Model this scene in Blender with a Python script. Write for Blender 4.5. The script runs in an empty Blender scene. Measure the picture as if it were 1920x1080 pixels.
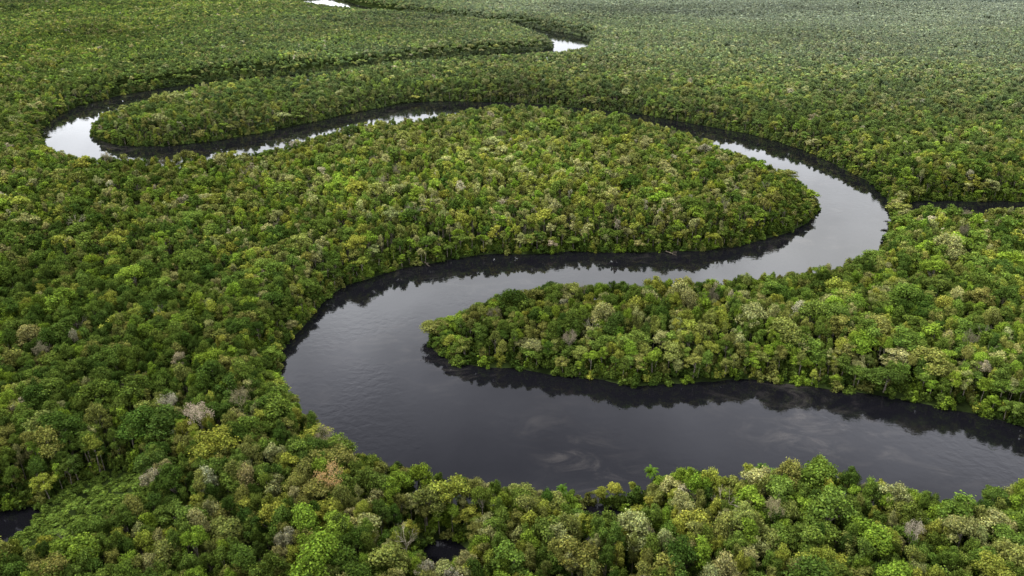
import bpy, math, random
import numpy as np
from mathutils import Vector
from collections import defaultdict
random.seed(7); rng = np.random.default_rng(7)
C = bpy.context.scene.collection
# ------------------------------------------------------------------ camera
CAMH = 150.0; F = 1500.0; P = math.atan(670.0/F)
cam = bpy.data.cameras.new('camera'); co = bpy.data.objects.new('camera', cam); C.objects.link(co)
co.location = (0, 0, CAMH); co.rotation_euler = (math.pi/2-P, 0, 0)
cam.sensor_width = 36; cam.lens = F/1920*36; cam.clip_end = 60000; cam.clip_start = 1
bpy.context.scene.camera = co
cp, sp = math.cos(P), math.sin(P)
def unproj(px, py, z=0.0):
    dx = (px-960)/F; du = (540-py)/F
    d = (dx, cp+du*sp, -sp+du*cp)
    t = (z-CAMH)/d[2]
    return (d[0]*t, d[1]*t)
def proj(x, y, z):
    dz = z-CAMH
    depth = y*cp-dz*sp; up = y*sp+dz*cp
    return 960+F*x/depth, 540-F*up/depth
# ------------------------------------------------------------------ noise
def vnoise(x, y, s, seed=0):
    x = np.asarray(x, float)/s; y = np.asarray(y, float)/s
    xi = np.floor(x); yi = np.floor(y); fx = x-xi; fy = y-yi
    fx = fx*fx*(3-2*fx); fy = fy*fy*(3-2*fy)
    def h(a, b):
        v = np.sin(a*127.1+b*311.7+seed*74.7)*43758.5453
        return v-np.floor(v)
    return (h(xi, yi)*(1-fx)+h(xi+1, yi)*fx)*(1-fy)+(h(xi, yi+1)*(1-fx)+h(xi+1, yi+1)*fx)*fy
# ------------------------------------------------------------------ river outline
n0 = 12.5
S1 = [(2100,876,n0),(1990,888,n0),(1920,898,n0),(1850,904,n0),(1750,918,n0),(1700,896,n0),(1640,880,n0),(1550,868,12),(1420,866,12),(1380,876,n0),(1300,886,9),(1220,893,7),
 (1150,900,6),(1060,907,7),(1015,918,8.5),(960,899,11),(880,896,n0),(820,882,n0),(740,862,n0),(680,836,n0),(640,808,n0),(600,780,n0),(558,744,9),(522,722,5),(513,700,0),
 (538,650,0),(570,612,0),(600,572,0),(650,538,0),(720,512,0),(800,494,0),(900,478,0),(1000,476,0),(1100,471,0),(1200,473,0),(1300,471,0),(1380,461,0),(1440,448,0),(1500,428,0),(1530,405,0),(1538,388,0),
 (1515,326,15),(1480,304,16),(1440,285,17),(1380,262,17),(1300,239,16),(1200,217,16),(1100,203,15),(1000,194,15),(900,194,15),(830,204,17),(760,214,17),(700,224,15.5),(640,236,14),(560,256,15.5),(480,275,16.5),
 (400,286,15),(300,291,15),(240,291,15),(180,288,15),(120,277,14),(78,260,8),(68,250,0),(82,236,0),(110,214,0),(158,195,0),(230,178,0),(300,165,0),(400,153,0),(500,143,0),(600,139,0),(700,127,0),(800,112,0),
 (900,104,0),(980,98,0),(1030,93,0),(1040,88,0),(1030,64,14),(1010,55,15),(950,38,15),(870,31,15),(800,25,15),(720,17,15),(655,11,15),(600,8,15),(575,2,15),(540,-12,15)]
S2 = [(2100,850,0),(1990,820,0),(1920,798,0),(1850,783,0),(1780,770,0),(1700,753,0),(1640,737,0),(1560,729,0),(1480,716,0),(1400,712,0),(1300,720,0),(1200,724,0),(1130,712,0),(1050,700,0),(980,692,0),
 (900,685,0),(845,674,0),(815,652,0),(803,632,0),(830,592,7),(880,562,9),(950,542,11),(1050,530,11),(1150,532,11),(1250,527,11),(1320,521,11),(1400,518,11),(1480,507,11),(1560,492,11),(1620,473,10.5),(1655,455,8),(1676,430,0),
 (1674,395,0),(1650,356,0),(1610,330,0),(1558,305,0),(1508,281,0),(1430,258,0),(1365,243,0),(1280,228,0),(1200,214,0),(1100,203,0),(1000,194,0),(900,190,0),(820,189,0),(760,192,0),(700,204,0),(620,221,0),
 (550,237,0),(480,250,0),(400,266,0),(330,273,0),(250,276,0),(200,270,0),(175,260,0),(168,246,0),(182,222,10),(205,203,14),(280,181,14),(350,164,14),(420,153,14),(500,146,14),(600,140,14),(640,133,14),(760,113,14),
 (900,105,14),(1000,99,14),(1050,95,15),(1095,85,13),(1116,76,0),(1080,65,0),(1040,59,0),(980,50,0),(900,42,0),(820,32,0),(740,21,0),(690,14,0),(660,6,0),(640,-4,0),(600,-14,0)]
CR1 = [(1690,378,0),(1760,376,0),(1850,378,0),(1920,377,0),(2100,372,0),(2100,383,13),(1920,386,13),(1850,388,13),(1760,387,13),(1700,384,13)]
PL = [[(1085,956,0),(1150,960,0),(1215,965,0),(1228,974,4),(1160,984,9),(1090,973,9)],
      [(790,1014,0),(830,1006,0),(878,1014,0),(886,1038,6),(820,1058,9),(780,1046,9)],
      [(-70,968,0),(-10,962,0),(35,952,0),(62,944,0),(64,956,2),(35,984,4),(-10,996,5),(-70,1005,5)]]
def chaikin(p, n=2):
    p = np.array(p)
    for _ in range(n):
        q = np.roll(p, -1, 0)
        p = np.stack([.75*p+.25*q, .25*p+.75*q], 1).reshape(-1, 2)
    return p
river = chaikin([unproj(*a) for a in S1]+[unproj(*a) for a in reversed(S2)])
polys = [river, chaikin([unproj(*a) for a in CR1], 1)]+[chaikin([unproj(*a) for a in q], 1) for q in PL]
def poly_sd(x, y, poly):          # negative inside
    d2 = np.full(x.shape, 1e18); ins = np.zeros(x.shape, bool)
    for a, b in zip(poly, np.roll(poly, -1, 0)):
        ex, ey = b-a; L = ex*ex+ey*ey+1e-9
        wx = x-a[0]; wy = y-a[1]
        t = np.clip((wx*ex+wy*ey)/L, 0, 1)
        d2 = np.minimum(d2, (wx-t*ex)**2+(wy-t*ey)**2)
        if a[1] != b[1]:
            c = ((a[1] > y) != (b[1] > y)) & (x < ex*(y-a[1])/ey+a[0])
            ins ^= c
    d = np.sqrt(d2)
    return np.where(ins, -d, d)
def sdist(x, y):
    s = np.full(x.shape, 1e9)
    for p in polys: s = np.minimum(s, poly_sd(x, y, p))
    return s+(vnoise(x, y, 14, 3)-.5)*4+(vnoise(x, y, 5, 13)-.5)*1.6
# ------------------------------------------------------------------ materials
def nm(name):
    m = bpy.data.materials.new(name); m.use_nodes = True
    nt = m.node_tree; nt.nodes.clear(); out = nt.nodes.new('ShaderNodeOutputMaterial')
    return m, nt, out
def foliage_mat(name, inst):
    m, nt, out = nm(name); N = nt.nodes.new; L = nt.links.new
    if inst:
        a = N('ShaderNodeAttribute'); a.attribute_type = 'INSTANCER'; a.attribute_name = 'tcol'; src = a.outputs['Color']
    else:
        a = N('ShaderNodeObjectInfo'); src = a.outputs['Color']
    t = N('ShaderNodeAttribute'); t.attribute_type = 'GEOMETRY'; t.attribute_name = 'tone'
    mul = N('ShaderNodeMix'); mul.data_type = 'RGBA'; mul.blend_type = 'MULTIPLY'; mul.inputs[0].default_value = 1
    L(src, mul.inputs[6]); L(t.outputs['Color'], mul.inputs[7])
    b = N('ShaderNodeBsdfDiffuse'); L(mul.outputs[2], b.inputs['Color'])
    tr = N('ShaderNodeBsdfTranslucent'); L(mul.outputs[2], tr.inputs['Color'])
    mx = N('ShaderNodeMixShader'); mx.inputs[0].default_value = .18
    L(b.outputs[0], mx.inputs[1]); L(tr.outputs[0], mx.inputs[2]); L(mx.outputs[0], out.inputs[0])
    return m
def bark_mat(name, c1, c2):
    m, nt, out = nm(name); N = nt.nodes.new; L = nt.links.new
    tc = N('ShaderNodeTexCoord'); n = N('ShaderNodeTexNoise'); n.inputs['Scale'].default_value = 1.6; n.inputs['Detail'].default_value = 4
    L(tc.outputs['Object'], n.inputs['Vector'])
    r = N('ShaderNodeValToRGB'); r.color_ramp.elements[0].color = c1+(1,); r.color_ramp.elements[1].color = c2+(1,)
    r.color_ramp.elements[0].position = .35; r.color_ramp.elements[1].position = .65
    b = N('ShaderNodeBsdfDiffuse')
    L(n.outputs[0], r.inputs[0]); L(r.outputs[0], b.inputs['Color']); L(b.outputs[0], out.inputs[0])
    return m
M_fol_i = foliage_mat('forest_foliage', True); M_fol = foliage_mat('tree_foliage', False)
M_bark = bark_mat('pale_bark', (.08,.07,.05), (.28,.25,.20)); M_dead = bark_mat('weathered_wood', (.18,.155,.11), (.38,.345,.27)); M_log = bark_mat('wet_wood', (.06,.05,.04), (.2,.17,.13))
# ground
m, nt, out = nm('forest_floor'); N = nt.nodes.new; L = nt.links.new
tc = N('ShaderNodeTexCoord'); n = N('ShaderNodeTexNoise'); n.inputs['Scale'].default_value = .12; n.inputs['Detail'].default_value = 8
L(tc.outputs['Object'], n.inputs['Vector']); r = N('ShaderNodeValToRGB')
r.color_ramp.elements[0].color = (.010,.015,.005,1); r.color_ramp.elements[1].color = (.03,.045,.012,1)
r.color_ramp.elements[0].position = .4; r.color_ramp.elements[1].position = .62
b = N('ShaderNodeBsdfDiffuse')
L(n.outputs[0], r.inputs[0]); L(r.outputs[0], b.inputs['Color']); L(b.outputs[0], out.inputs[0]); M_ground = m
# water
m, nt, out = nm('black_river_water'); N = nt.nodes.new; L = nt.links.new
tc = N('ShaderNodeTexCoord')
b = N('ShaderNodeBsdfPrincipled'); b.inputs['IOR'].default_value = 1.42
def noise(scale, det=3, dist=0, vec=None, rough=.5):
    n = N('ShaderNodeTexNoise'); n.inputs['Scale'].default_value = scale; n.inputs['Detail'].default_value = det
    n.inputs['Distortion'].default_value = dist; n.inputs['Roughness'].default_value = rough
    L(vec or tc.outputs['Object'], n.inputs['Vector']); return n.outputs[0]
def ramp(src, p0, p1, c0=0, c1=1):
    r = N('ShaderNodeMapRange'); r.inputs[1].default_value = p0; r.inputs[2].default_value = p1; r.inputs[3].default_value = c0; r.inputs[4].default_value = c1
    r.interpolation_type = 'SMOOTHSTEP'; L(src, r.inputs[0]); return r.outputs[0]
patch = ramp(noise(.013, 7, 1.6, None, .6), .44, .66)
L(ramp(patch, 0, 1, .02, .06), b.inputs['Roughness'])
bp = N('ShaderNodeBump'); bp.inputs['Distance'].default_value = .3
L(noise(.32, 4, .3), bp.inputs['Height']); L(ramp(patch, 0, 1, .03, .16), bp.inputs['Strength']); L(bp.outputs[0], b.inputs['Normal'])
foam = N('ShaderNodeMath'); foam.operation = 'MULTIPLY'
mp = N('ShaderNodeMapping'); mp.inputs['Rotation'].default_value = (0, 0, 1.2); mp.inputs['Scale'].default_value = (.05, .08, 1); L(tc.outputs['Object'], mp.inputs[0])
L(ramp(noise(1, 9, 1.6, mp.outputs[0], .7), .46, .76), foam.inputs[0]); L(ramp(noise(.014, 3), .44, .7), foam.inputs[1])
cm = N('ShaderNodeMix'); cm.data_type = 'RGBA'; cm.inputs[6].default_value = (.005,.005,.007,1); cm.inputs[7].default_value = (.044,.040,.038,1)
L(foam.outputs[0], cm.inputs[0]); L(cm.outputs[2], b.inputs['Base Color']); L(b.outputs[0], out.inputs[0]); M_water = m
# ------------------------------------------------------------------ mesh helpers
def mesh_np(name, V, faces, mats, midx=None, tone=None):
    me = bpy.data.meshes.new(name); me.from_pydata(V, [], faces)
    for m in mats: me.materials.append(m)
    if midx is not None: me.polygons.foreach_set('material_index', midx)
    if tone is not None:
        a = me.attributes.new('tone', 'FLOAT_COLOR', 'POINT'); a.data.foreach_set('color', np.asarray(tone, np.float32).ravel())
    me.update(); return me
class G:
    def __init__(s): s.V = []; s.F = []; s.M = []; s.T = []
    def add(s, V, Fc, m, T):
        o = len(s.V); s.V += [tuple(map(float, v)) for v in V]; s.F += [tuple(i+o for i in f) for f in Fc]; s.M += [m]*len(Fc); s.T += [tuple(t) for t in T]
    def tube(s, pts, rad, m=1, n=6, tone=1.0):
        V = []; Fc = []
        for i, (p, r) in enumerate(zip(pts, rad)):
            a = Vector(pts[max(i-1, 0)]); bb = Vector(pts[min(i+1, len(pts)-1)]); d = (bb-a).normalized()
            u = d.orthogonal().normalized(); w = d.cross(u)
            if i == 0: u0 = u
            else:
                u = (u0-d*u0.dot(d)).normalized(); w = d.cross(u); u0 = u
            for k in range(n):
                t = 2*math.pi*k/n; V.append(Vector(p)+(u*math.cos(t)+w*math.sin(t))*r)
        for i in range(len(pts)-1):
            for k in range(n):
                Fc.append((i*n+k, i*n+(k+1) % n, (i+1)*n+(k+1) % n, (i+1)*n+k))
        Fc.append(tuple(range(n))[::-1]); Fc.append(tuple((len(pts)-1)*n+k for k in range(n)))
        s.add(V, Fc, m, [(tone, tone, tone, 1)]*len(V))
def leafy(seed, H, R, CH, nl, nleaf, leaf, form, trunk=True):
    r = np.random.default_rng(seed)
    zc = H-CH
    cs = []; rs = []
    for i in range(nl):
        for _ in range(20):
            a = r.uniform(0, 2*math.pi)
            q = math.sqrt(r.uniform(0, 1))
            if form == 'dome': z = math.sqrt(max(0, 1-q*q))*CH*.75+r.normal(0, .6); rr = R*r.uniform(.18, .38)
            elif form == 'flat': z = CH*.65*(1-q*q*.6)+r.normal(0, .8); rr = R*r.uniform(.18, .34)
            elif form == 'tall': z = r.uniform(0, 1)*CH*.8; q *= math.sqrt(max(.1, 1-(z/CH)**2)); rr = R*r.uniform(.22, .45)
            elif form == 'open': z = r.uniform(.05, .9)*CH*(1-.5*q*q); rr = R*r.uniform(.16, .34)
            else: z = r.uniform(0, 1)*CH*.8*math.sqrt(max(0, 1-q*q)); rr = R*r.uniform(.22, .42)
            el = .65+.35*math.cos(a*2+seed)
            c = np.array([math.cos(a)*q*R*.9, math.sin(a)*q*R*.9*el, zc+z])
            if all(np.linalg.norm(c-d) > .6*(rr) for d in cs): break
        cs.append(c); rs.append(rr)
    cs = np.array(cs); rs = np.array(rs); sq = r.uniform(.6, 1.05, nl)
    li = r.choice(nl, nleaf, p=rs**2/np.sum(rs**2))
    d = r.normal(size=(nleaf, 3)); d[:, 2] += .35; d /= np.linalg.norm(d, axis=1)[:, None]
    lump = 1+.24*np.sin(d[:, 0]*7+li)*np.sin(d[:, 1]*7+li*2)
    pos = cs[li]+d*(rs[li]*lump*r.uniform(.75, 1.3, nleaf))[:, None]*np.stack([np.ones(nleaf), np.ones(nleaf), sq[li]], 1)
    keep = np.ones(nleaf, bool)
    for j in range(nl):
        e = (pos-cs[j])/np.array([1, 1, sq[j]]); keep &= (np.linalg.norm(e, axis=1) > rs[j]*.75) | (li == j)
    pos = pos[keep]; d = d[keep]; li = li[keep]; n = len(pos)
    nn = d+r.normal(0, .5, (n, 3)); nn /= np.linalg.norm(nn, axis=1)[:, None]
    u = np.cross(nn, r.normal(size=(n, 3))); u /= np.linalg.norm(u, axis=1)[:, None]; w = np.cross(nn, u)
    s = leaf*r.uniform(.5, 1.3, n)[:, None]; k = r.uniform(.5, .9, n)[:, None]
    V = np.stack([pos+u*s, pos+w*s*k+nn*s*.15, pos-u*s*.9, pos-w*s*k+nn*s*.15], 1).reshape(-1, 3)
    lt = r.uniform(.76, 1.24, nl); ltone = lt[li]*r.uniform(.5, 1.55, n)
    yl = r.uniform(.92, 1.1, n)
    T = np.stack([ltone*yl, ltone, ltone*r.uniform(.7, 1.1, n), np.ones(n)], 1).repeat(4, 0)
    g = G(); g.V = [tuple(v) for v in V.tolist()]; g.F = [(4*i, 4*i+1, 4*i+2, 4*i+3) for i in range(n)]; g.M = [0]*n; g.T = [tuple(t) for t in T.tolist()]
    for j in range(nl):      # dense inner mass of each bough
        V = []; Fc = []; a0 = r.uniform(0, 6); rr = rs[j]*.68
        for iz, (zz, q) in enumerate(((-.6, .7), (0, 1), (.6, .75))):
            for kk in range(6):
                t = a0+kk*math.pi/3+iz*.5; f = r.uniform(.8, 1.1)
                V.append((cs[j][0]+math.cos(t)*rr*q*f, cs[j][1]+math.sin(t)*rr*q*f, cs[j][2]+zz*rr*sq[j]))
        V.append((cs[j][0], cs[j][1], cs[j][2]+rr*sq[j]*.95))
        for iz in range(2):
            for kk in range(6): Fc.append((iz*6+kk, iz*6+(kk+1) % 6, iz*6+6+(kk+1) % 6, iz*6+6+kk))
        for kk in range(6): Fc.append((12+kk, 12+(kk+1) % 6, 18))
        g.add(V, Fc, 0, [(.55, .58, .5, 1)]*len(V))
    tg = G()
    if trunk:
        b = r.uniform(-.5, .5, 2); top = zc+CH*.35
        pts = [(0, 0, -.3), (b[0]*.3, b[1]*.3, top*.33), (b[0], b[1], top*.66), (b[0]*.6, b[1]*.6, top)]
        tg.tube(pts, [.26, .17, .14, .09], n=6)
        for j in r.choice(nl, min(nl, 6), replace=False):
            c = cs[j]; z0 = top*r.uniform(.6, .85)
            tg.tube([(b[0], b[1], z0), (c[0]*.5, c[1]*.5, z0+(c[2]-z0)*.6), tuple(c)], [.1, .07, .03], n=4)
    return tg, g
def bare(seed, H, twigs=0):
    r = random.Random(seed); tg = G(); g = G()
    top = H*.62
    tg.tube([(0, 0, -.3), (.2, .1, top*.5), (-.1, .3, top)], [.36, .28, .18], n=7)
    tips = []
    def br(p, d, ln, rad, lev):
        mid = p+d*ln*.5+Vector((r.uniform(-1, 1), r.uniform(-1, 1), r.uniform(-.4, .6)))*ln*.1; e = p+d*ln
        g.tube([tuple(p), tuple(mid), tuple(e)], [rad, rad*.8, rad*.55], m=1, n=4); tips.append(e)
        if lev:
            for _ in range(r.choice((2, 3, 3))):
                nd = (d+Vector((r.uniform(-1, 1), r.uniform(-1, 1), r.uniform(-.35, .7)))*.85).normalized()
                br(e if r.random() < .7 else mid, nd, ln*r.uniform(.55, .8), rad*.55, lev-1)
    for k in range(6):
        a = k*1.05+r.uniform(-.3, .3)
        br(Vector((0, .2, top*r.uniform(.75, 1))), Vector((math.cos(a), math.sin(a), r.uniform(.5, 1.3))).normalized(), H*.16, .12, 4 if twigs else 3)
    if twigs:
        for e in tips:
            for _ in range(twigs):
                c = e+Vector((r.gauss(0, .5), r.gauss(0, .5), r.gauss(0, .4))); u = Vector((r.gauss(0, 1), r.gauss(0, 1), r.gauss(0, .6))).normalized()*r.uniform(.15, .34); w = u.orthogonal().normalized()*.12
                t = r.uniform(.5, 1.3); g.add([c+u, c+w, c-u, c-w], [(0, 1, 2, 3)], 0, [(t, t, t, 1)]*4)
    return tg, g
def palm(seed, H):
    r = random.Random(seed); tg = G(); g = G()
    tg.tube([(0, 0, -.3), (.2, .1, H*.5), (.1, .3, H)], [.26, .19, .16], n=8)
    for k in range(34):
        a = k*2.4; el = r.uniform(-.2, 1.4); ln = r.uniform(2.8, 4.4); w0 = Vector((-math.sin(a), math.cos(a), 0)); p = Vector((.1, .3, H)); t = r.uniform(.6, 1.25)
        n = 12; pts = []
        for i in range(n+1):
            s = i/n; e = el-1.9*s*s
            pts.append(p.copy()); p = p+Vector((math.cos(a)*math.cos(e), math.sin(a)*math.cos(e), math.sin(e)))*ln/n
        g.tube([tuple(q) for q in pts[::3]], [.06, .05, .04, .03, .015], m=0, n=3, tone=t*1.1)
        for i in range(1, n+1):
            for sd in (-1, 1):
                q = pts[i]; f = (pts[i]-pts[i-1]).normalized(); le = .9*math.sin(math.pi*(.15+.8*i/n))
                tip = q+w0*sd*le+f*.35+Vector((0, 0, -.4*le)); tt = t*r.uniform(.7, 1.2)
                g.add([q-f*.15, q+f*.15, tip+f*.05, tip-f*.05], [(0, 1, 2, 3)], 0, [(tt, tt, tt, 1)]*4)
    return tg, g
K = .62
forms = [('dome', 'domed', 18, 5.2*K, 7.6, 24), ('dome', 'domed', 17, 6.2*K, 7.0, 32), ('flat', 'flat topped', 18, 6.2*K, 5.6, 28), ('tall', 'tall tufted', 19, 4.2*K, 10.5, 22),
         ('open', 'open layered', 18, 5.6*K, 9.5, 24), ('round', 'rounded', 17, 4.6*K, 8.2, 18), ('round', 'rounded', 18, 4.4*K, 8.0, 22), ('open', 'open layered', 19, 6.0*K, 8.5, 30)]
hi = [leafy(100+i, f[2], f[3], f[4], f[5], 3600, .21, f[0]) for i, f in enumerate(forms)]
lo = [leafy(200+i, f[2], f[3], f[4], f[5]//2+4, 1000, .34, f[0]) for i, f in enumerate(forms)]
fa = [leafy(400+i, f[2], f[3], f[4]*.7, 9, 280, .62, f[0], False) for i, f in enumerate(forms)]
shr = [leafy(300+i, 6.5, 2.3, 6.4, 14, 900, .30, 'round', False) for i in range(3)]
bares = [bare(1, 19), bare(2, 18), bare(3, 17, 3), bare(4, 16, 3)]
palms = [palm(1, 15), palm(2, 17)]
NL = len(forms)
def to_mesh(g, name, mats): return mesh_np(name, g.V, g.F, mats, g.M, g.T)
# ------------------------------------------------------------------ tree positions
def jit(sp, y0, y1, seed, wedge=(.63, 90)):
    r = np.random.default_rng(seed); W = wedge[0]*y1+wedge[1]
    gx, gy = np.meshgrid(np.arange(-W, W, sp), np.arange(y0, y1, sp)); gx[::2] += sp/2
    x = gx.ravel()+r.uniform(-.55, .55, gx.size)*sp; y = gy.ravel()+r.uniform(-.55, .55, gx.size)*sp
    k = np.abs(x) < wedge[0]*y+wedge[1]; return x[k], y[k]
x0_, y0_ = jit(3.7, 85, 320, 9); xa, ya = jit(4.3, 320, 800, 1); xb, yb = jit(5.4, 800, 1400, 2); xc, yc = jit(7.0, 1400, 2350, 3)
x = np.concatenate([x0_, xa, xb, xc]); y = np.concatenate([y0_, ya, yb, yc]); n = len(x)
sd = sdist(x, y)
def gauss(px, py, z, rad):
    cx, cy = unproj(px, py, z); return np.exp(-((x-cx)**2+(y-cy)**2)/(rad*rad))
ss = rng.choice([.58, .75, .93, 1.2, 1.75], n, p=[.29, .29, .24, .125, .055])*rng.uniform(.9, 1.1, n)
ss = np.where(y > 1400, ss*1.4, np.where(y > 800, ss*1.15, ss))
top = 17.0+(vnoise(x, y, 40, 5)-.5)*4+(ss-1)*3.0*(y < 800)+rng.uniform(-2.3, 2.3, n)*np.where(y > 800, .45, 1)+np.clip((y-600)/400, 0, 1)*((vnoise(x, y, 90, 25)-.5)*4)
nearbank = np.clip((250-y)/40, 0, 1)
top = np.minimum(top, 6.2+3.0*nearbank+(.8+.2*nearbank)*np.clip(sd, 0, 50)+rng.uniform(-1.8, 1.8, n))
tip = gauss(835, 625, 0, 26); top = top*(1-.3*tip)
low = np.maximum.reduce([.75*gauss(770, 212, 10, 38), .8*gauss(480, 270, 10, 26), gauss(120, 265, 8, 35), gauss(1060, 84, 8, 70), .8*gauss(1460, 285, 8, 50), .5*gauss(615, 20, 8, 80)])
top = top*(1-.32*low)
strip = np.maximum(gauss(1150, 930, 5, 15), gauss(1060, 930, 5, 13)); top = top*(1-.42*strip)
SWP = ((190, 938, 3, 15), (115, 985, 3, 16), (20, 1010, 3, 13))
swamp = np.maximum.reduce([gauss(*q) for q in SWP]); top = top*(1-.6*np.clip(swamp*1.4, 0, 1)); ss = ss*(1-.3*np.clip(swamp*1.4, 0, 1))
kind = rng.choice(NL, n, p=[.15, .14, .08, .12, .14, .13, .12, .12])
rad = np.array([f[3] for f in forms])[kind]
hh = np.array([f[2] for f in forms])[kind]
keep = (sd > np.minimum(rad*ss*.45, 2.2)) & (swamp < .42)
special = [
 (372,770,19.5,'t',.85,(.38,.32,.23),'bare_tree','broad pinkish grey leafless tree left of the river bend, lowest of the pale pair'),
 (312,742,19.5,'t',.65,(.30,.28,.20),'bare_tree','small pale grey twiggy tree just above the broad pinkish one, left bank'),
 (615,890,19,'t',.85,(.50,.34,.14),'bare_tree','pale orange half leafless tree standing on the near bank, lower left'),
 (606,812,14,'t',.6,(.38,.33,.22),'bare_tree','cream coloured twiggy tree leaning over the lower left bank of the river'),
 (450,742,19,'t',.65,(.24,.22,.12),'bare_tree','dull olive brown twiggy tree behind the left bank of the bend'),
 (778,382,23,'b',.9,(.3,.3,.3),'bare_tree','tall grey dead tree in the middle of the central peninsula, left of a pair'),
 (806,372,21,'b',.75,(.3,.3,.3),'bare_tree','shorter grey dead tree in the central peninsula, right of a pair'),
 (1068,630,14,'t',.55,(.33,.28,.20),'bare_tree','pinkish grey leafless tree inside the lower peninsula, nearest its tip'),
 (1110,604,17,'b',.6,(.3,.3,.3),'bare_tree','thin grey leafless tree inside the lower peninsula, just behind the pinkish one'),
 (1360,925,19,'b',.7,(.3,.3,.3),'bare_tree','bare white branched tree poking above the near bank, right of centre'),
 (1715,990,18,'t',.4,(.36,.32,.24),'bare_tree','whitish leafless tree in the lower right corner forest'),
 (780,985,18.5,'b',.65,(.3,.3,.3),'bare_tree','bare grey branched tree above the dark pool at bottom centre'),
 (1820,632,18,'t',.5,(.26,.24,.15),'bare_tree','pale buff twiggy tree on the right side of the lower peninsula'),
 (140,402,21,'b',.9,(.3,.3,.3),'bare_tree','tall grey dead tree at the far left, below the distant bend'),
 (1455,950,18,'t',.45,(.29,.26,.14),'bare_tree','small straw coloured twiggy tree on the near bank, right of centre'),
 (1080,904,9,'p',.55,(.08,.15,.02),'palm_tree','small bright green palm at the water edge of the near bank, left of three'),
 (1218,892,10,'p',.6,(.09,.16,.02),'palm_tree','small bright green palm at the water edge of the near bank, middle of three'),
 (1408,876,13,'p',.55,(.08,.14,.03),'palm_tree','small green palm at the water edge of the near bank, right of three'),
 (1645,716,6,'p',.8,(.11,.16,.04),'palm_tree','low pale green palm on the lower peninsula shore, right of centre'),
 (1160,632,13,'p',.65,(.10,.19,.02),'palm_tree','vivid lime green palm crown in the middle of the lower peninsula'),
]
SX = []; SY = []
for s in special:
    X, Y = unproj(s[0], s[1], s[2]-2); SX.append(X); SY.append(Y)
SX = np.array(SX); SY = np.array(SY)
for _ in range(14):
    s_ = sdist(SX, SY); gx_ = sdist(SX+.8, SY)-s_; gy_ = sdist(SX, SY+.8)-s_; l = np.hypot(gx_, gy_)+1e-6
    mv = np.where(s_ < 4, .9, 0); SX += gx_/l*mv; SY += gy_/l*mv
for s, X, Y in zip(special, SX, SY):
    keep &= ((x-X)**2+(y-Y)**2) > (3.0*s[4])**2
    nb = ((x-X)**2+(y-Y+3)**2 < 7**2) & (s[3] != 'p'); top = np.where(nb, np.minimum(top, s[2]-3.0), top)
x, y, sd, ss, top, kind, hh, rad, swamp = [a[keep] for a in (x, y, sd, ss, top, kind, hh, rad, swamp)]; n = len(x)
# ---- colours
pal = np.array([(.038,.064,.013), (.070,.104,.020), (.106,.158,.021), (.112,.124,.034), (.168,.174,.072), (.20,.19,.13), (.148,.165,.030)])
cname = ['dark green', 'mid green', 'lime green', 'olive green', 'pale green', 'greyish buff', 'yellow green']
yel = .26+1.2*gauss(1000, 300, 16, 140)+.6*gauss(1300, 990, 16, 60)+.5*gauss(700, 960, 16, 50)+.45*gauss(1300, 620, 16, 110)+.5*gauss(700, 270, 16, 120)+.5*gauss(1200, 130, 16, 200)
yel = np.clip(yel+(vnoise(x, y, 60, 8)-.5)*.7+(vnoise(x, y, 220, 18)-.5)*.5, 0, 1.5)
drk = np.clip(.35+.45*gauss(100, 650, 16, 140)+.35*(y > 900)+(vnoise(x, y, 45, 9)-.5)*.6, .1, 1)
Wt = np.stack([.8*drk+.1, 1.1+0*yel, .22+.25*yel, .28+.6*yel, .04+.45*yel, .008+.03*yel, .04+.45*yel], 1)
cum = np.cumsum(Wt/Wt.sum(1)[:, None], 1); ci = (rng.random(n)[:, None] > cum).sum(1); ci = np.clip(ci, 0, 6)
col = pal[ci]*rng.uniform(.82, 1.18, n)[:, None]*(1+.10*rng.normal(size=(n, 3))*[.4, .25, .4])
shade = 1+(vnoise(x, y, 110, 12)-.5)*.45+(vnoise(x, y, 32, 52)-.5)*.4-.20*gauss(60, 620, 16, 130)-.15*gauss(250, 120, 16, 260)+.2*gauss(1000, 290, 16, 140)+np.clip((y-500)/500, 0, 1)*((vnoise(x, y, 260, 21)-.5)*.8+(vnoise(x+.5*y, y, 70, 22)-.5)*.4)  # upper-left dip paints cloud shadow and vignette into tree colour; rest is tone
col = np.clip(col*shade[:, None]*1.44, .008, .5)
def haze(c, x, y):  # aerial haze blended into leaf colour by world position
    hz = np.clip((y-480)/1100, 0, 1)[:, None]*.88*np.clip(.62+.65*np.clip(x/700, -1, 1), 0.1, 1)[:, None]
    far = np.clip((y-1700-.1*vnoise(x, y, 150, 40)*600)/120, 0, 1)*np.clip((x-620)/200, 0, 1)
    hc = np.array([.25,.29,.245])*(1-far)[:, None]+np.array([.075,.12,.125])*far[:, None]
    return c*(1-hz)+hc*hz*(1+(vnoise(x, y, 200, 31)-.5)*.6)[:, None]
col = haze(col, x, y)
rot = rng.uniform(0, 2*math.pi, n); zs = top/hh
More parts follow.
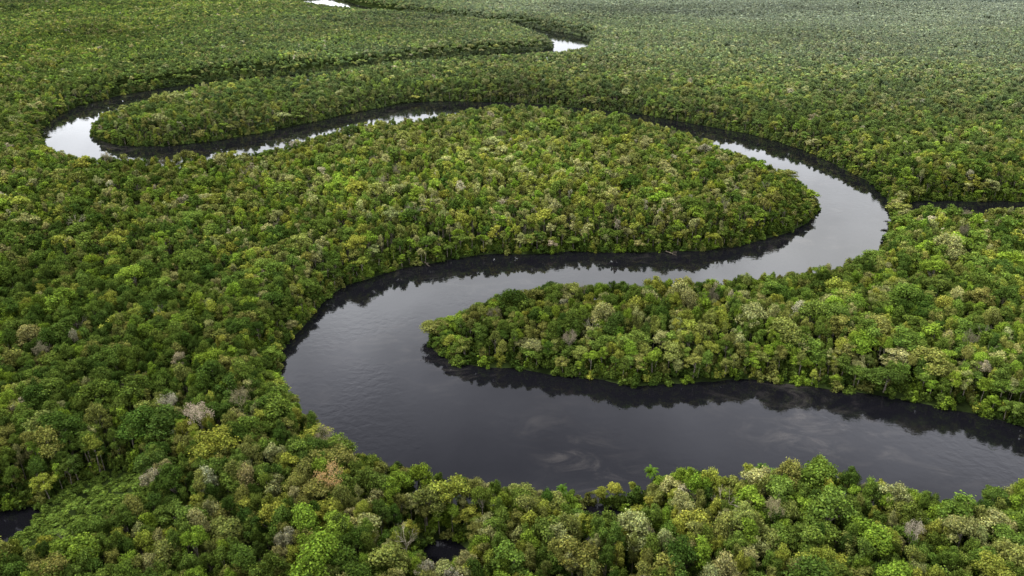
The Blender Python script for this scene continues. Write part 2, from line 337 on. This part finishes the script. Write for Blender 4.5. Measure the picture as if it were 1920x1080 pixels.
# ------------------------------------------------------------------ choose the trees that show largest
ppx, ppy = proj(x, y, top-3)
dist = np.sqrt(x*x+y*y+(CAMH-top)**2)
vis = (ppx > 12) & (ppx < 1908) & (ppy < 1035) & (swamp < .3)
order = np.where(vis)[0]; order = order[np.argsort(dist[order]/ss[order]**1.0)][:320]
ind = np.zeros(n, bool); ind[order] = True
trunk_me = [to_mesh(h[0], 'tree_trunk_mesh', [M_fol, M_bark]) for h in hi]
crown_me = [to_mesh(h[1], 'tree_crown_mesh', [M_fol, M_bark]) for h in hi]
def link_tree(nm_, loc, rz, sc, tme, cme, c, label, cat, group):
    e = bpy.data.objects.new(nm_, None); C.objects.link(e); e.location = loc; e.rotation_euler = (0, 0, rz); e.scale = sc
    e['label'] = label; e['category'] = cat; e['group'] = group; e.empty_display_size = 2
    t = bpy.data.objects.new('trunk', tme); C.objects.link(t); t.parent = e
    k = bpy.data.objects.new('crown', cme); C.objects.link(k); k.parent = e; k.color = (*c, 1)
    return e
cols_ = ['far left', 'left side', 'left of centre', 'middle', 'right of centre', 'right side', 'far right']
dd = defaultdict(list)
for i in order:
    size = 'small' if ss[i] < .9 else ('large' if ss[i] > 1.12 else 'medium')
    place = "at the water's edge" if sd[i] < 11 else ('along the bottom edge' if ppy[i] > 985 else 'in near forest')
    dd[f"{size} {cname[ci[i]]} {forms[kind[i]][1]} tree {place}, {cols_[int(min(6, max(0, ppx[i]/1920*7)))]}"].append(i)
words = ['zero', 'one', 'two', 'three', 'four', 'five', 'six', 'seven', 'eight', 'nine', 'ten', 'eleven', 'twelve', 'thirteen', 'fourteen', 'fifteen']
ordn = ['leftmost', 'second', 'third', 'fourth', 'fifth', 'sixth', 'seventh', 'eighth', 'ninth', 'tenth', 'eleventh', 'twelfth', 'thirteenth', 'fourteenth', 'fifteenth']
lab = {}
for t, ii in dd.items():
    ii.sort(key=lambda j: ppx[j])
    for k, j in enumerate(ii): lab[j] = t if len(ii) == 1 else t+f", {ordn[min(k, 14)]} of {words[min(len(ii), 15)]}"
for i in order:
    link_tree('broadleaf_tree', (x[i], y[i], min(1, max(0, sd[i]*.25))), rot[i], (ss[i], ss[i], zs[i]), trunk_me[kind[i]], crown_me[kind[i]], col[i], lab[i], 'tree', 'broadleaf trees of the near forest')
bm_t = [to_mesh(b[0], 'bare_trunk_mesh', [M_fol, M_dead]) for b in bares]; bm_c = [to_mesh(b[1], 'bare_crown_mesh', [M_fol, M_dead]) for b in bares]
pm_t = [to_mesh(b[0], 'palm_trunk_mesh', [M_fol, M_bark]) for b in palms]; pm_c = [to_mesh(b[1], 'palm_crown_mesh', [M_fol, M_bark]) for b in palms]
for k, (s, X, Y) in enumerate(zip(special, SX, SY)):
    if s[3] == 'p': tm, cme, h0, g_ = pm_t[k % 2], pm_c[k % 2], (16, 18)[k % 2], 'palms among the trees'
    else:
        j = (k % 2)+(2 if s[3] == 't' else 0); tm, cme, h0, g_ = bm_t[j], bm_c[j], (18, 18, 17, 16)[j], 'pale leafless trees'
    link_tree(s[6], (X, Y, .8), k*1.3, (s[4], s[4], (s[2]+.5)/h0), tm, cme, s[5], s[7], 'tree' if s[3] != 'p' else 'palm', g_)
# ------------------------------------------------------------------ forest stuff object
def stuff(name, protos, px_, py_, pz_, pk, pr, psc, pcol, label, cat):
    V = []; Fc = []; Mi = []; T = []; pid = []
    for k, gs in enumerate(protos):
        for g in gs:
            o = len(V); V += g.V; Fc += [tuple(i+o for i in f) for f in g.F]; Mi += g.M; T += g.T; pid += [k]*len(g.V)
    nv = len(V); npt = len(px_)
    V += list(zip(px_.tolist(), py_.tolist(), pz_.tolist())); T += [(1, 1, 1, 1)]*npt
    me = mesh_np(name+'_mesh', V, Fc, [M_fol_i, M_bark], Mi, T)
    def att(nm_, ty, arr, key):
        a = me.attributes.new(nm_, ty, 'POINT'); a.data.foreach_set(key, arr.ravel())
    att('proto', 'INT', np.concatenate([np.array(pid), 100+pk]).astype(np.int32), 'value')
    att('rotz', 'FLOAT_VECTOR', np.concatenate([np.zeros((nv, 3)), np.stack([0*pr, 0*pr, pr], 1)]).astype(np.float32), 'vector')
    att('tsc', 'FLOAT_VECTOR', np.concatenate([np.ones((nv, 3)), psc]).astype(np.float32), 'vector')
    att('tcol', 'FLOAT_COLOR', np.concatenate([np.ones((nv, 4)), np.concatenate([pcol, np.ones((npt, 1))], 1)]).astype(np.float32), 'color')
    o = bpy.data.objects.new(name, me); C.objects.link(o)
    ng = bpy.data.node_groups.new(name+'_scatter', 'GeometryNodeTree')
    ng.interface.new_socket('Geometry', in_out='INPUT', socket_type='NodeSocketGeometry'); ng.interface.new_socket('Geometry', in_out='OUTPUT', socket_type='NodeSocketGeometry')
    N = ng.nodes.new; L = ng.links.new
    gi = N('NodeGroupInput'); go = N('NodeGroupOutput'); jn = N('GeometryNodeJoinGeometry')
    def na(nm_, ty):
        a = N('GeometryNodeInputNamedAttribute'); a.data_type = ty; a.inputs['Name'].default_value = nm_
        return a.outputs[0]
    pa = na('proto', 'INT'); ra = na('rotz', 'FLOAT_VECTOR'); sa = na('tsc', 'FLOAT_VECTOR')
    def sel(v):
        c = N('FunctionNodeCompare'); c.data_type = 'INT'; c.operation = 'EQUAL'; L(pa, c.inputs[2]); c.inputs[3].default_value = v
        s = N('GeometryNodeSeparateGeometry'); s.domain = 'POINT'; L(gi.outputs[0], s.inputs[0]); L(c.outputs[0], s.inputs[1]); return s.outputs[0]
    for k in range(len(protos)):
        ip = N('GeometryNodeInstanceOnPoints'); L(sel(100+k), ip.inputs['Points']); L(sel(k), ip.inputs['Instance'])
        L(ra, ip.inputs['Rotation']); L(sa, ip.inputs['Scale']); L(ip.outputs[0], jn.inputs[0])
    L(jn.outputs[0], go.inputs[0])
    md = o.modifiers.new('scatter', 'NODES'); md.node_group = ng
    o['label'] = label; o['category'] = cat; o['kind'] = 'stuff'
    return o
r_ = ~ind
bsel = (rng.random(n) < .014) & (sd > 16) & (y < 600)
pk = np.where(y > 800, 2*NL+kind, np.where(y > 330, NL+kind, kind)); pk = np.where(bsel, 3*NL+rng.choice([0, 0, 1, 1, 2, 3], n), pk)
ssx = np.where(pk >= 3*NL, np.minimum(ss, 1.0)*.62, ss); zs = np.where(bsel, zs*1.08, zs)
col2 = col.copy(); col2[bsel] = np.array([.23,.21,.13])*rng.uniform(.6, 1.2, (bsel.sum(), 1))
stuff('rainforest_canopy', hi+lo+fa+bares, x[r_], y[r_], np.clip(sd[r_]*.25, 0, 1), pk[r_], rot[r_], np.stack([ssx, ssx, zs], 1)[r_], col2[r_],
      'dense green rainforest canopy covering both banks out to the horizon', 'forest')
# bank undergrowth
xs, ys = jit(2.6, 85, 750, 5); xt, yt = jit(4.2, 750, 1700, 6); xs = np.concatenate([xs, xt]); ys = np.concatenate([ys, yt])
def g2(px, py, z, r):
    cx, cy = unproj(px, py, z); return np.exp(-((xs-cx)**2+(ys-cy)**2)/(r*r))
sw = np.maximum.reduce([g2(*q) for q in SWP])
s2 = sdist(xs, ys); kk = (s2 > .1) & (((s2 < 13) & (rng.random(len(xs)) < .85)) | (sw > .06)); xs, ys, s2, sw = xs[kk], ys[kk], s2[kk], sw[kk]; m_ = len(xs)
sc = rng.uniform(.6, 1.2, m_)*np.where(ys > 750, 1.4, 1); zc_ = rng.uniform(.45, 1.05, m_)+.07*s2
zc_ = np.where(sw > .32, rng.uniform(.25, .5, m_), np.where(sw > .06, rng.uniform(.7, 1.7, m_), zc_))
cz = pal[rng.choice([0, 1, 2, 3, 6], m_, p=[.28, .36, .13, .17, .06])]*rng.uniform(.95, 1.5, (m_, 1))
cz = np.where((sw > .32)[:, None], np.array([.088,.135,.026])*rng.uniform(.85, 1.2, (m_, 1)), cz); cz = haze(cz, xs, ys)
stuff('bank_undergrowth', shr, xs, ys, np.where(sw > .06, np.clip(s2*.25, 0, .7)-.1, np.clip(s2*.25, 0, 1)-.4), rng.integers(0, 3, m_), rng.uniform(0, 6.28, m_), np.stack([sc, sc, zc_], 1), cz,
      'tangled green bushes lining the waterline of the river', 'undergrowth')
# ------------------------------------------------------------------ fallen logs
def log(px, py, ln, ang, label):
    X, Y = unproj(px, py, 0); g = G(); r = random.Random(int(px))
    g.tube([(0, 0, .9), (ln*.35, .2, .55), (ln*.7, -.1, .25), (ln, .2, -.1)], [.3, .26, .2, .1], m=0, n=8)
    for k in range(3):
        a = ln*(.4+.18*k); g.tube([(a, 0, .4), (a+.8, r.choice((-1, 1))*1.0, .8+.3*k), (a+1.6, r.choice((-1, 1))*1.5, 1.3)], [.12, .08, .03], m=0, n=5)
    me = mesh_np('log_mesh', g.V, g.F, [M_log]); o = bpy.data.objects.new('fallen_log', me); C.objects.link(o)
    o.location = (X, Y, 0); o.rotation_euler = (0, 0, ang); o['label'] = label; o['category'] = 'log'; o['group'] = 'fallen logs at the waterline'
log(1128, 468, 9, -.25, 'pale fallen log reaching into the water from the central peninsula, middle of three')
log(1248, 474, 6, -.6, 'short fallen log at the central peninsula shore, rightmost of three')
log(792, 492, 7, -.9, 'pale broken log slanting into the water, leftmost of three')
# ------------------------------------------------------------------ ground and river
def axis(a, b, st, lim):
    c = list(np.arange(a, b+st, st)); s = st
    while c[-1] < lim: s *= 1.5; c.append(c[-1]+s)
    s = st
    while c[0] > -lim: s *= 1.5; c.insert(0, c[0]-s)
    return np.array(c)
ax = axis(-1150, 1150, 6, 25000); ay = axis(60, 2150, 6, 25000)
gx, gy = np.meshgrid(ax, ay); fx, fy = gx.ravel(), gy.ravel()
sg = np.full(fx.shape, 50.0); inn = (np.abs(fx) < .8*fy+200) & (fy < 2400) & (fy > 0)
sg[inn] = sdist(fx[inn], fy[inn])
gzv = np.clip(sg*.25, -3, 1.0)+np.where(sg > 6, (vnoise(fx, fy, 50, 4))*.6, 0)
nx, ny = len(ax), len(ay)
idx = np.arange(nx*ny).reshape(ny, nx)
fc = np.stack([idx[:-1, :-1], idx[:-1, 1:], idx[1:, 1:], idx[1:, :-1]], -1).reshape(-1, 4)
me = bpy.data.meshes.new('ground_mesh'); me.from_pydata(np.stack([fx, fy, gzv], 1).tolist(), [], fc.tolist()); me.materials.append(M_ground); me.update()
o = bpy.data.objects.new('ground', me); C.objects.link(o); o['kind'] = 'structure'; o['label'] = 'dark forest floor and river bed under the trees'; o['category'] = 'ground'
me = bpy.data.meshes.new('river_mesh'); me.from_pydata([(-1900, 50, 0), (1900, 50, 0), (1900, 2600, 0), (-1900, 2600, 0)], [], [(0, 1, 2, 3)]); me.materials.append(M_water)
o = bpy.data.objects.new('river', me); C.objects.link(o); o['kind'] = 'structure'; o['label'] = 'dark winding blackwater river looping through the forest'; o['category'] = 'river'
# ------------------------------------------------------------------ light
EL, AZ = math.radians(56), math.radians(-70)
w = bpy.data.worlds.new('World'); bpy.context.scene.world = w; w.use_nodes = True; nt = w.node_tree; nt.nodes.clear(); N = nt.nodes.new; L = nt.links.new
out = N('ShaderNodeOutputWorld'); sky = N('ShaderNodeTexSky'); sky.sky_type = 'NISHITA'; sky.sun_disc = False; sky.sun_elevation = EL; sky.sun_rotation = AZ
b1 = N('ShaderNodeBackground'); b1.inputs[1].default_value = .1; L(sky.outputs[0], b1.inputs[0])
tc = N('ShaderNodeTexCoord'); sx = N('ShaderNodeSeparateXYZ'); L(tc.outputs['Generated'], sx.inputs[0])
r = N('ShaderNodeValToRGB'); e = r.color_ramp.elements; e[0].position = 0; e[0].color = (.8, .82, .84, 1); e[1].position = 1; e[1].color = (.75,.75,.76, 1)
for p_, c_ in ((.24, (.86,.88,.92, 1)), (.34, (.99,1,1, 1)), (.41, (.92,.94,.98, 1)), (.50, (.49,.50,.55, 1)), (.60, (.235,.24,.272, 1)), (.75, (.7,.7,.72, 1))):
    k = e.new(p_); k.color = c_
L(sx.outputs[2], r.inputs[0])
mp = N('ShaderNodeMapping'); mp.inputs['Scale'].default_value = (1, 1, 1.8); L(tc.outputs['Generated'], mp.inputs[0])
n_ = N('ShaderNodeTexNoise'); n_.inputs['Scale'].default_value = 3.0; n_.inputs['Detail'].default_value = 5; n_.inputs['Distortion'].default_value = .3; L(mp.outputs[0], n_.inputs['Vector'])
mr = N('ShaderNodeMapRange'); mr.inputs[1].default_value = .35; mr.inputs[2].default_value = .65; mr.inputs[3].default_value = .72; mr.inputs[4].default_value = 1.36; L(n_.outputs[0], mr.inputs[0])
mu = N('ShaderNodeMath'); mu.operation = 'MULTIPLY'; mu.inputs[1].default_value = 3.1; L(mr.outputs[0], mu.inputs[0])
b2 = N('ShaderNodeBackground'); L(r.outputs[0], b2.inputs[0]); L(mu.outputs[0], b2.inputs[1])
mx = N('ShaderNodeMixShader'); mx.inputs[0].default_value = .88; L(b1.outputs[0], mx.inputs[1]); L(b2.outputs[0], mx.inputs[2]); L(mx.outputs[0], out.inputs[0])
sl = bpy.data.lights.new('sun', 'SUN'); sl.energy = 3.8; sl.angle = math.radians(7); sl.color = (1, .95, .84)
so = bpy.data.objects.new('sun', sl); C.objects.link(so)
d = Vector((math.sin(AZ)*math.cos(EL), math.cos(AZ)*math.cos(EL), math.sin(EL))); so.rotation_euler = d.to_track_quat('Z', 'Y').to_euler(); so.location = (0, 0, 500)
vs = bpy.context.scene.view_settings; vs.view_transform = 'Standard'; vs.look = 'None'; vs.exposure = 0
print('trees', n, 'undergrowth', m_)
